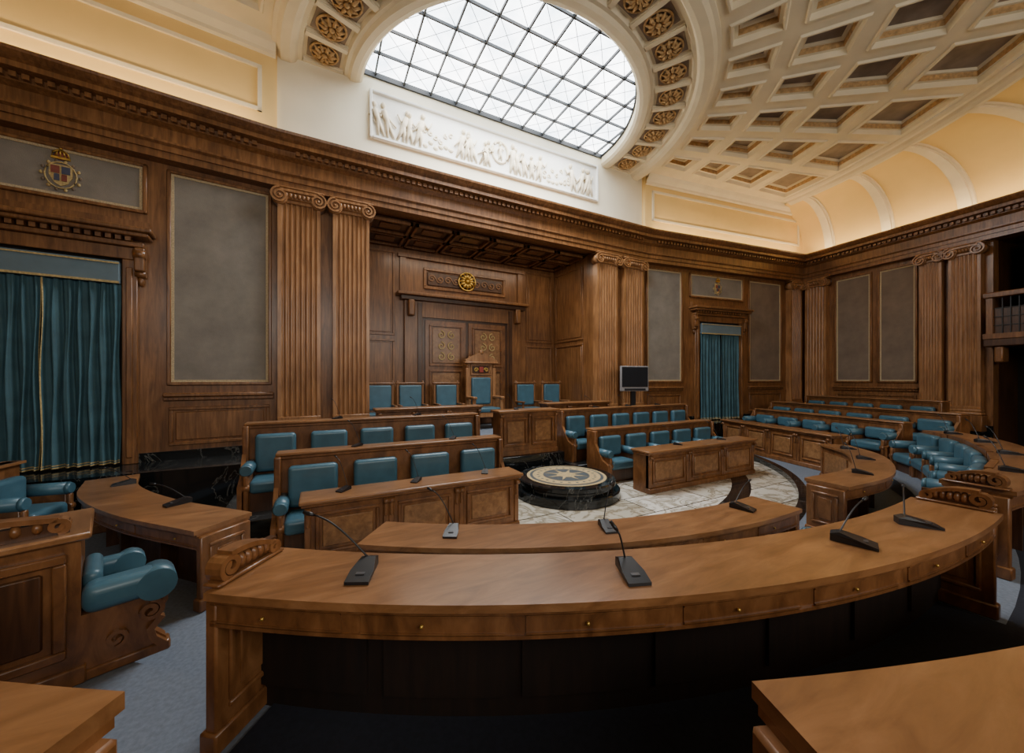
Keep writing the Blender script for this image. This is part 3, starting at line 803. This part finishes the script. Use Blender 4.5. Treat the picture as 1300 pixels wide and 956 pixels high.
# left foreground bench with carved end
fx=Vector((.94,.341)).normalized()
o=Vector((-4.80,-4.82))
d=Vector((-fx.y,fx.x)); zf=.3
b=B(frame(o,d))
b.box(0,.52,-.75,0,zf,1.08,WF); b.box(-.04,.54,-.8,.04,1.08,1.12,WT,.01,1)
b.M=frame(o-fx*.75,fx)
wpanel(b,.06,.7,zf+.16,1.02,.0,WD,WF,.05,.03); b.box(-.02,.77,-.02,.03,zf,zf+.1,WF,.01,1)
q=.75
b.prism([(q,0,zf),(q+.34,0,zf),(q+.34,0,zf+.08),(q+.29,0,zf+.14),(q+.31,0,zf+.24),(q+.35,0,zf+.30),(q+.35,0,zf+.36),(q,0,zf+.36)],(0,-.07,0),WF)
b.ribbon(spiral(q+.27,zf+.28,.06,.012,1.6,pi/2,26,-1),.012,-.01,.04,WF)
b.ribbon([(q+.32,zf+.23),(q+.27,zf+.17),(q+.28,zf+.11),(q+.33,zf+.05)],.018,-.01,.04,WF)
b.ribbon(spiral(q+.13,zf+.18,.05,.012,1.3,-pi/2,20,1),.010,-.01,.03,WF)
b.box(q,q+.36,-.08,.02,zf,zf+.06,WF,.01,1)
b.M=frame(o,d)
b.box(.08,.44,.02,.34,zf+.24,zf+.38,BLU,.05,4); b.box(.08,.44,0,.08,zf+.38,zf+.56,BLU,.04,4); b.box(.05,.46,0,.3,zf,zf+.25,WD)
b.box(-.05,.11,.0,.32,zf+.36,zf+.52,BLU,.055,4)
b.tube([(-.055,.30,zf+.43),(.115,.30,zf+.43)],.09,BLU,20)
b.box(.42,.52,.0,.24,zf+.36,zf+.50,BLU,.045,4)
b.tube([(.415,.2,zf+.43),(.525,.2,zf+.43)],.075,BLU,18)
b.box(.44,.5,0,.24,zf,zf+.38,WF,.01,1)
b.done('leather_armchair')
b=B(frame(o-fx*.78,fx))
b.M=b.M@Matrix.Translation((0,-.01,1.121))
b.ribbon(spiral(.2,.06,.05,.012,1.5,-pi/2,22,-1),.012,-.08,.0,WF); b.ribbon(spiral(.7,.045,.04,.01,1.4,-pi/2,22,1),.012,-.08,.0,WF)
b.ribbon([(.2+.5*t,.11-.03*t+.015*sin(pi*t)) for t in [i/12 for i in range(13)]],.013,-.08,0,WF)
b.box(.15,.74,-.06,-.02,0,.07,WD)
for k in range(6): b.ell((.28+.07*k,-.04,.05),.024,.045,.035,WF,8,5)
b.done('carved_scroll')
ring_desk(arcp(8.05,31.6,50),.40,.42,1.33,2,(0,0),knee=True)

def hall_chair(x,y,z,w=.56,h=1.15):
    b=B(frame((x-w/2,y),(1,0),z))
    for xx in (.02,w-.07):
        b.box(xx,xx+.05,.0,.05,0,h,W,.01,1); b.box(xx,xx+.05,.42,.47,0,.62,W,.01,1); b.box(xx-.01,xx+.06,.03,.5,.62,.67,W,.015,2)
        b.ell((xx+.025,.025,h+.03),.03,.03,.04,W,8,5)
    b.box(.02,w-.02,.02,.47,.34,.42,W,.01,1); b.box(.05,w-.05,.04,.47,.42,.5,BLU,.03,3)
    b.box(.06,w-.06,.0,.03,.5,h,W); b.box(.08,w-.08,.01,.08,.55,h-.04,BLU,.03,3)
    b.box(.0,w,-.01,.06,h-.02,h+.03,W,.015,2); b.box(.05,w-.05,.44,.46,.1,.15,W)
    return b.done('panelled_chair')
for x in (-2.42,-1.72,-.84,1.42,2.28): hall_chair(x,1.25,.705,.68,1.15)
b=B(frame((.12-.42,1.35),(1,0),.705))
w=.84
for xx in (0,w-.09):
    b.box(xx,xx+.09,0,.1,0,1.55,WL,.012,1); b.box(xx,xx+.08,.5,.58,0,.75,WL,.012,1); b.box(xx-.01,xx+.1,.06,.62,.75,.82,WL,.02,2)
    b.ell((xx+.045,.05,1.6),.05,.05,.06,WL,8,6)
b.box(.03,w-.03,.03,.56,.3,.42,WL,.01,1); b.box(.08,w-.08,.05,.58,.42,.54,BLU,.04,3)
b.box(.08,w-.08,0,.05,.42,1.85,WL); b.box(.15,w-.15,.03,.12,.6,1.3,BLU,.04,3)
wpanel(b,.13,w-.13,1.36,1.66,.05,WD,WL,.03,.03)
b.prism([(-.02,0,1.7),(w+.02,0,1.7),(w+.02,0,1.76),(w/2,0,1.98),(-.02,0,1.76)],(0,.12,0),WL)
b.box(-.05,w+.05,-.01,.14,1.66,1.71,WL,.015,1)
b.ribbon(spiral(w/2-.14,1.5,.06,.01,1.3,0,16),.01,.07,.1,GOLD); b.ribbon(spiral(w/2+.14,1.5,.06,.01,1.3,pi,16,-1),.01,.07,.1,GOLD)
b.box(w/2-.06,w/2+.06,.08,.11,1.43,1.58,RED,.01,1); b.ell((w/2,.08,1.95),.07,.06,.08,WL,8,6)
b.done('throne')

b=B(frame((3.2,-.55),(1,-.25),.7)); 
b.box(0,.8,0,.07,.95,1.6,SIL,.015,2); b.box(.03,.77,.068,.075,1.06,1.57,SCR); b.box(.1,.7,.07,.08,.97,1.02,BLK)
b.box(.34,.46,-.06,0,.02,1.2,BLK); b.box(.1,.7,-.25,.25,0,.04,BLK,.01,1); b.box(.1,.7,-.2,.2,.5,.53,BLK)
b.done('television')

def mic(x,y,z,tip,s=1.0,yaw=0):
    d=Vector((x,y))-Vector((0,-.2)); d.normalize()
    c_,s_=cos(yaw),sin(yaw); d=Vector((d.x*c_-d.y*s_, d.x*s_+d.y*c_))
    t=Vector((-d.y,d.x))
    b=B(frame((x,y),t,z))
    L=.1*s; w=.054*s
    pr=[(-L,0),(L,0),(L,.014*s),(L*.3,.032*s),(-L*.6,.055*s),(-L,.04*s)]
    a=[]
    for xs in (-1,1):
        a.append([b.v((xs*w*(1.0 if q[0]>0 else .62),q[0],q[1]+.001)) for q in pr])
    n=len(pr); b.f(a[0],BLK); b.f(a[1][::-1],BLK)
    for i in range(n): b.f([a[0][i],a[0][(i+1)%n],a[1][(i+1)%n],a[1][i]],BLK)
    b.box(-.02*s,.02*s,.03*s,.06*s,.02*s,.0305*s,DGR)
    b.M=Matrix.Identity(4)
    st=Vector((x,y,z+.045*s))-Vector((d.x,d.y,0))*.06*s
    T=Vector(tip); pts=[]
    for i in range(13):
        u=i/12; pts.append(st+Vector((T.x*u,T.y*u,T.z*(sin(u*pi/2)*.75+.25*u))))
    b.tube(pts,.0045*s,BLK,6)
    e=(pts[-1]-pts[-2]).normalized(); b.tube([pts[-1],pts[-1]+e*.02,pts[-1]+e*.055*s],[.007,.011*s,.009*s],BLK,8)
    b.done('microphone')
def pm(r,a,z,tip,yaw=0): mic(-r*sin(radians(a)),-.2-r*cos(radians(a)),z,tip,yaw=yaw)
pm(6.60,31.6,1.03,(-.24,.16,.2),.1); pm(6.64,20.7,1.03,(-.02,.03,.13)); pm(6.62,8.6,1.03,(.3,.0,.14),.5); pm(6.62,2.6,1.03,(.33,.1,.12),.7)
pm(5.45,30,.75,(-.14,.1,.26)); pm(5.45,17,.75,(.12,.05,.26)); pm(5.45,1.8,.75,(.3,.05,.15),.3)
for x,y in ((-5.62,-1.9),(-4.85,-3.05)): mic(x,y,.75,(-.25,.1,.14))
for x,y in ((2.5,-5.58),(3.65,-5.22),(4.45,-4.72)): mic(x,y,.75,(.15,.15,.28))
for x,y in ((2.5,-6.75),(3.9,-6.5),(5.0,-6.1),(5.85,-5.6)): mic(x,y,1.03,(.2,.15,.25))
for x,y,z in ((-3.4,-3.2,.72),(-2.6,-3.2,.72),(-1.7,-3.2,.72),(2.3,-3.0,.73),(3.6,-3.0,.73)): mic(x,y,z,(-.1,.15,.3),s=.8)
for x in (-3.2,-1.9): mic(x,-2.48,1.08,(-.12,.1,.28),s=.7)
for x in (-3.4,-2.2): mic(x,-1.53,1.36,(-.1,.1,.25),s=.7)
for x in (2.0,3.0,4.0): mic(x,-1.05,1.31,(-.15,.1,.22),s=.7)
mic(-.2,-1.25,1.36,(-.1,.1,.25),s=.7)

# ------------------------------------------------------------ lights
def area(name,loc,rot,sx,sy,p,col):
    l=bpy.data.lights.new(name,'AREA'); l.shape='RECTANGLE'; l.size=sx; l.size_y=sy; l.energy=p; l.color=col
    o=bpy.data.objects.new(name,l); o.location=loc; o.rotation_euler=rot; S.collection.objects.link(o)
area('rear_fill_light',(-1,-12.5,4.6),(radians(78),0,0),12,2.4,430,(1,.94,.85))  # added fill high behind the camera; no window stands there
area('skylight_daylight',(.1,-1.3,7.6),(0,0,0),4,2,360,(.96,.98,1))
area('recess_fill_light',(0,.9,5.2),(0,0,0),4.2,.5,38,(1,.88,.70))  # added fill that brightens the recess; no fitting hangs there
w=bpy.data.worlds.new('World'); S.world=w; w.use_nodes=True
w.node_tree.nodes['Background'].inputs[0].default_value=(.6,.7,.85,1); w.node_tree.nodes['Background'].inputs[1].default_value=.3

# ------------------------------------------------------------ camera
cd=bpy.data.cameras.new('camera'); cam=bpy.data.objects.new('camera',cd); S.collection.objects.link(cam)
cd.sensor_width=36; cd.lens=470/1300*36; cd.shift_y=.003; cd.clip_start=.03
cam.location=(-3.65,-7.7,E); cam.rotation_euler=(radians(90),0,radians(-27.57))
S.camera=cam
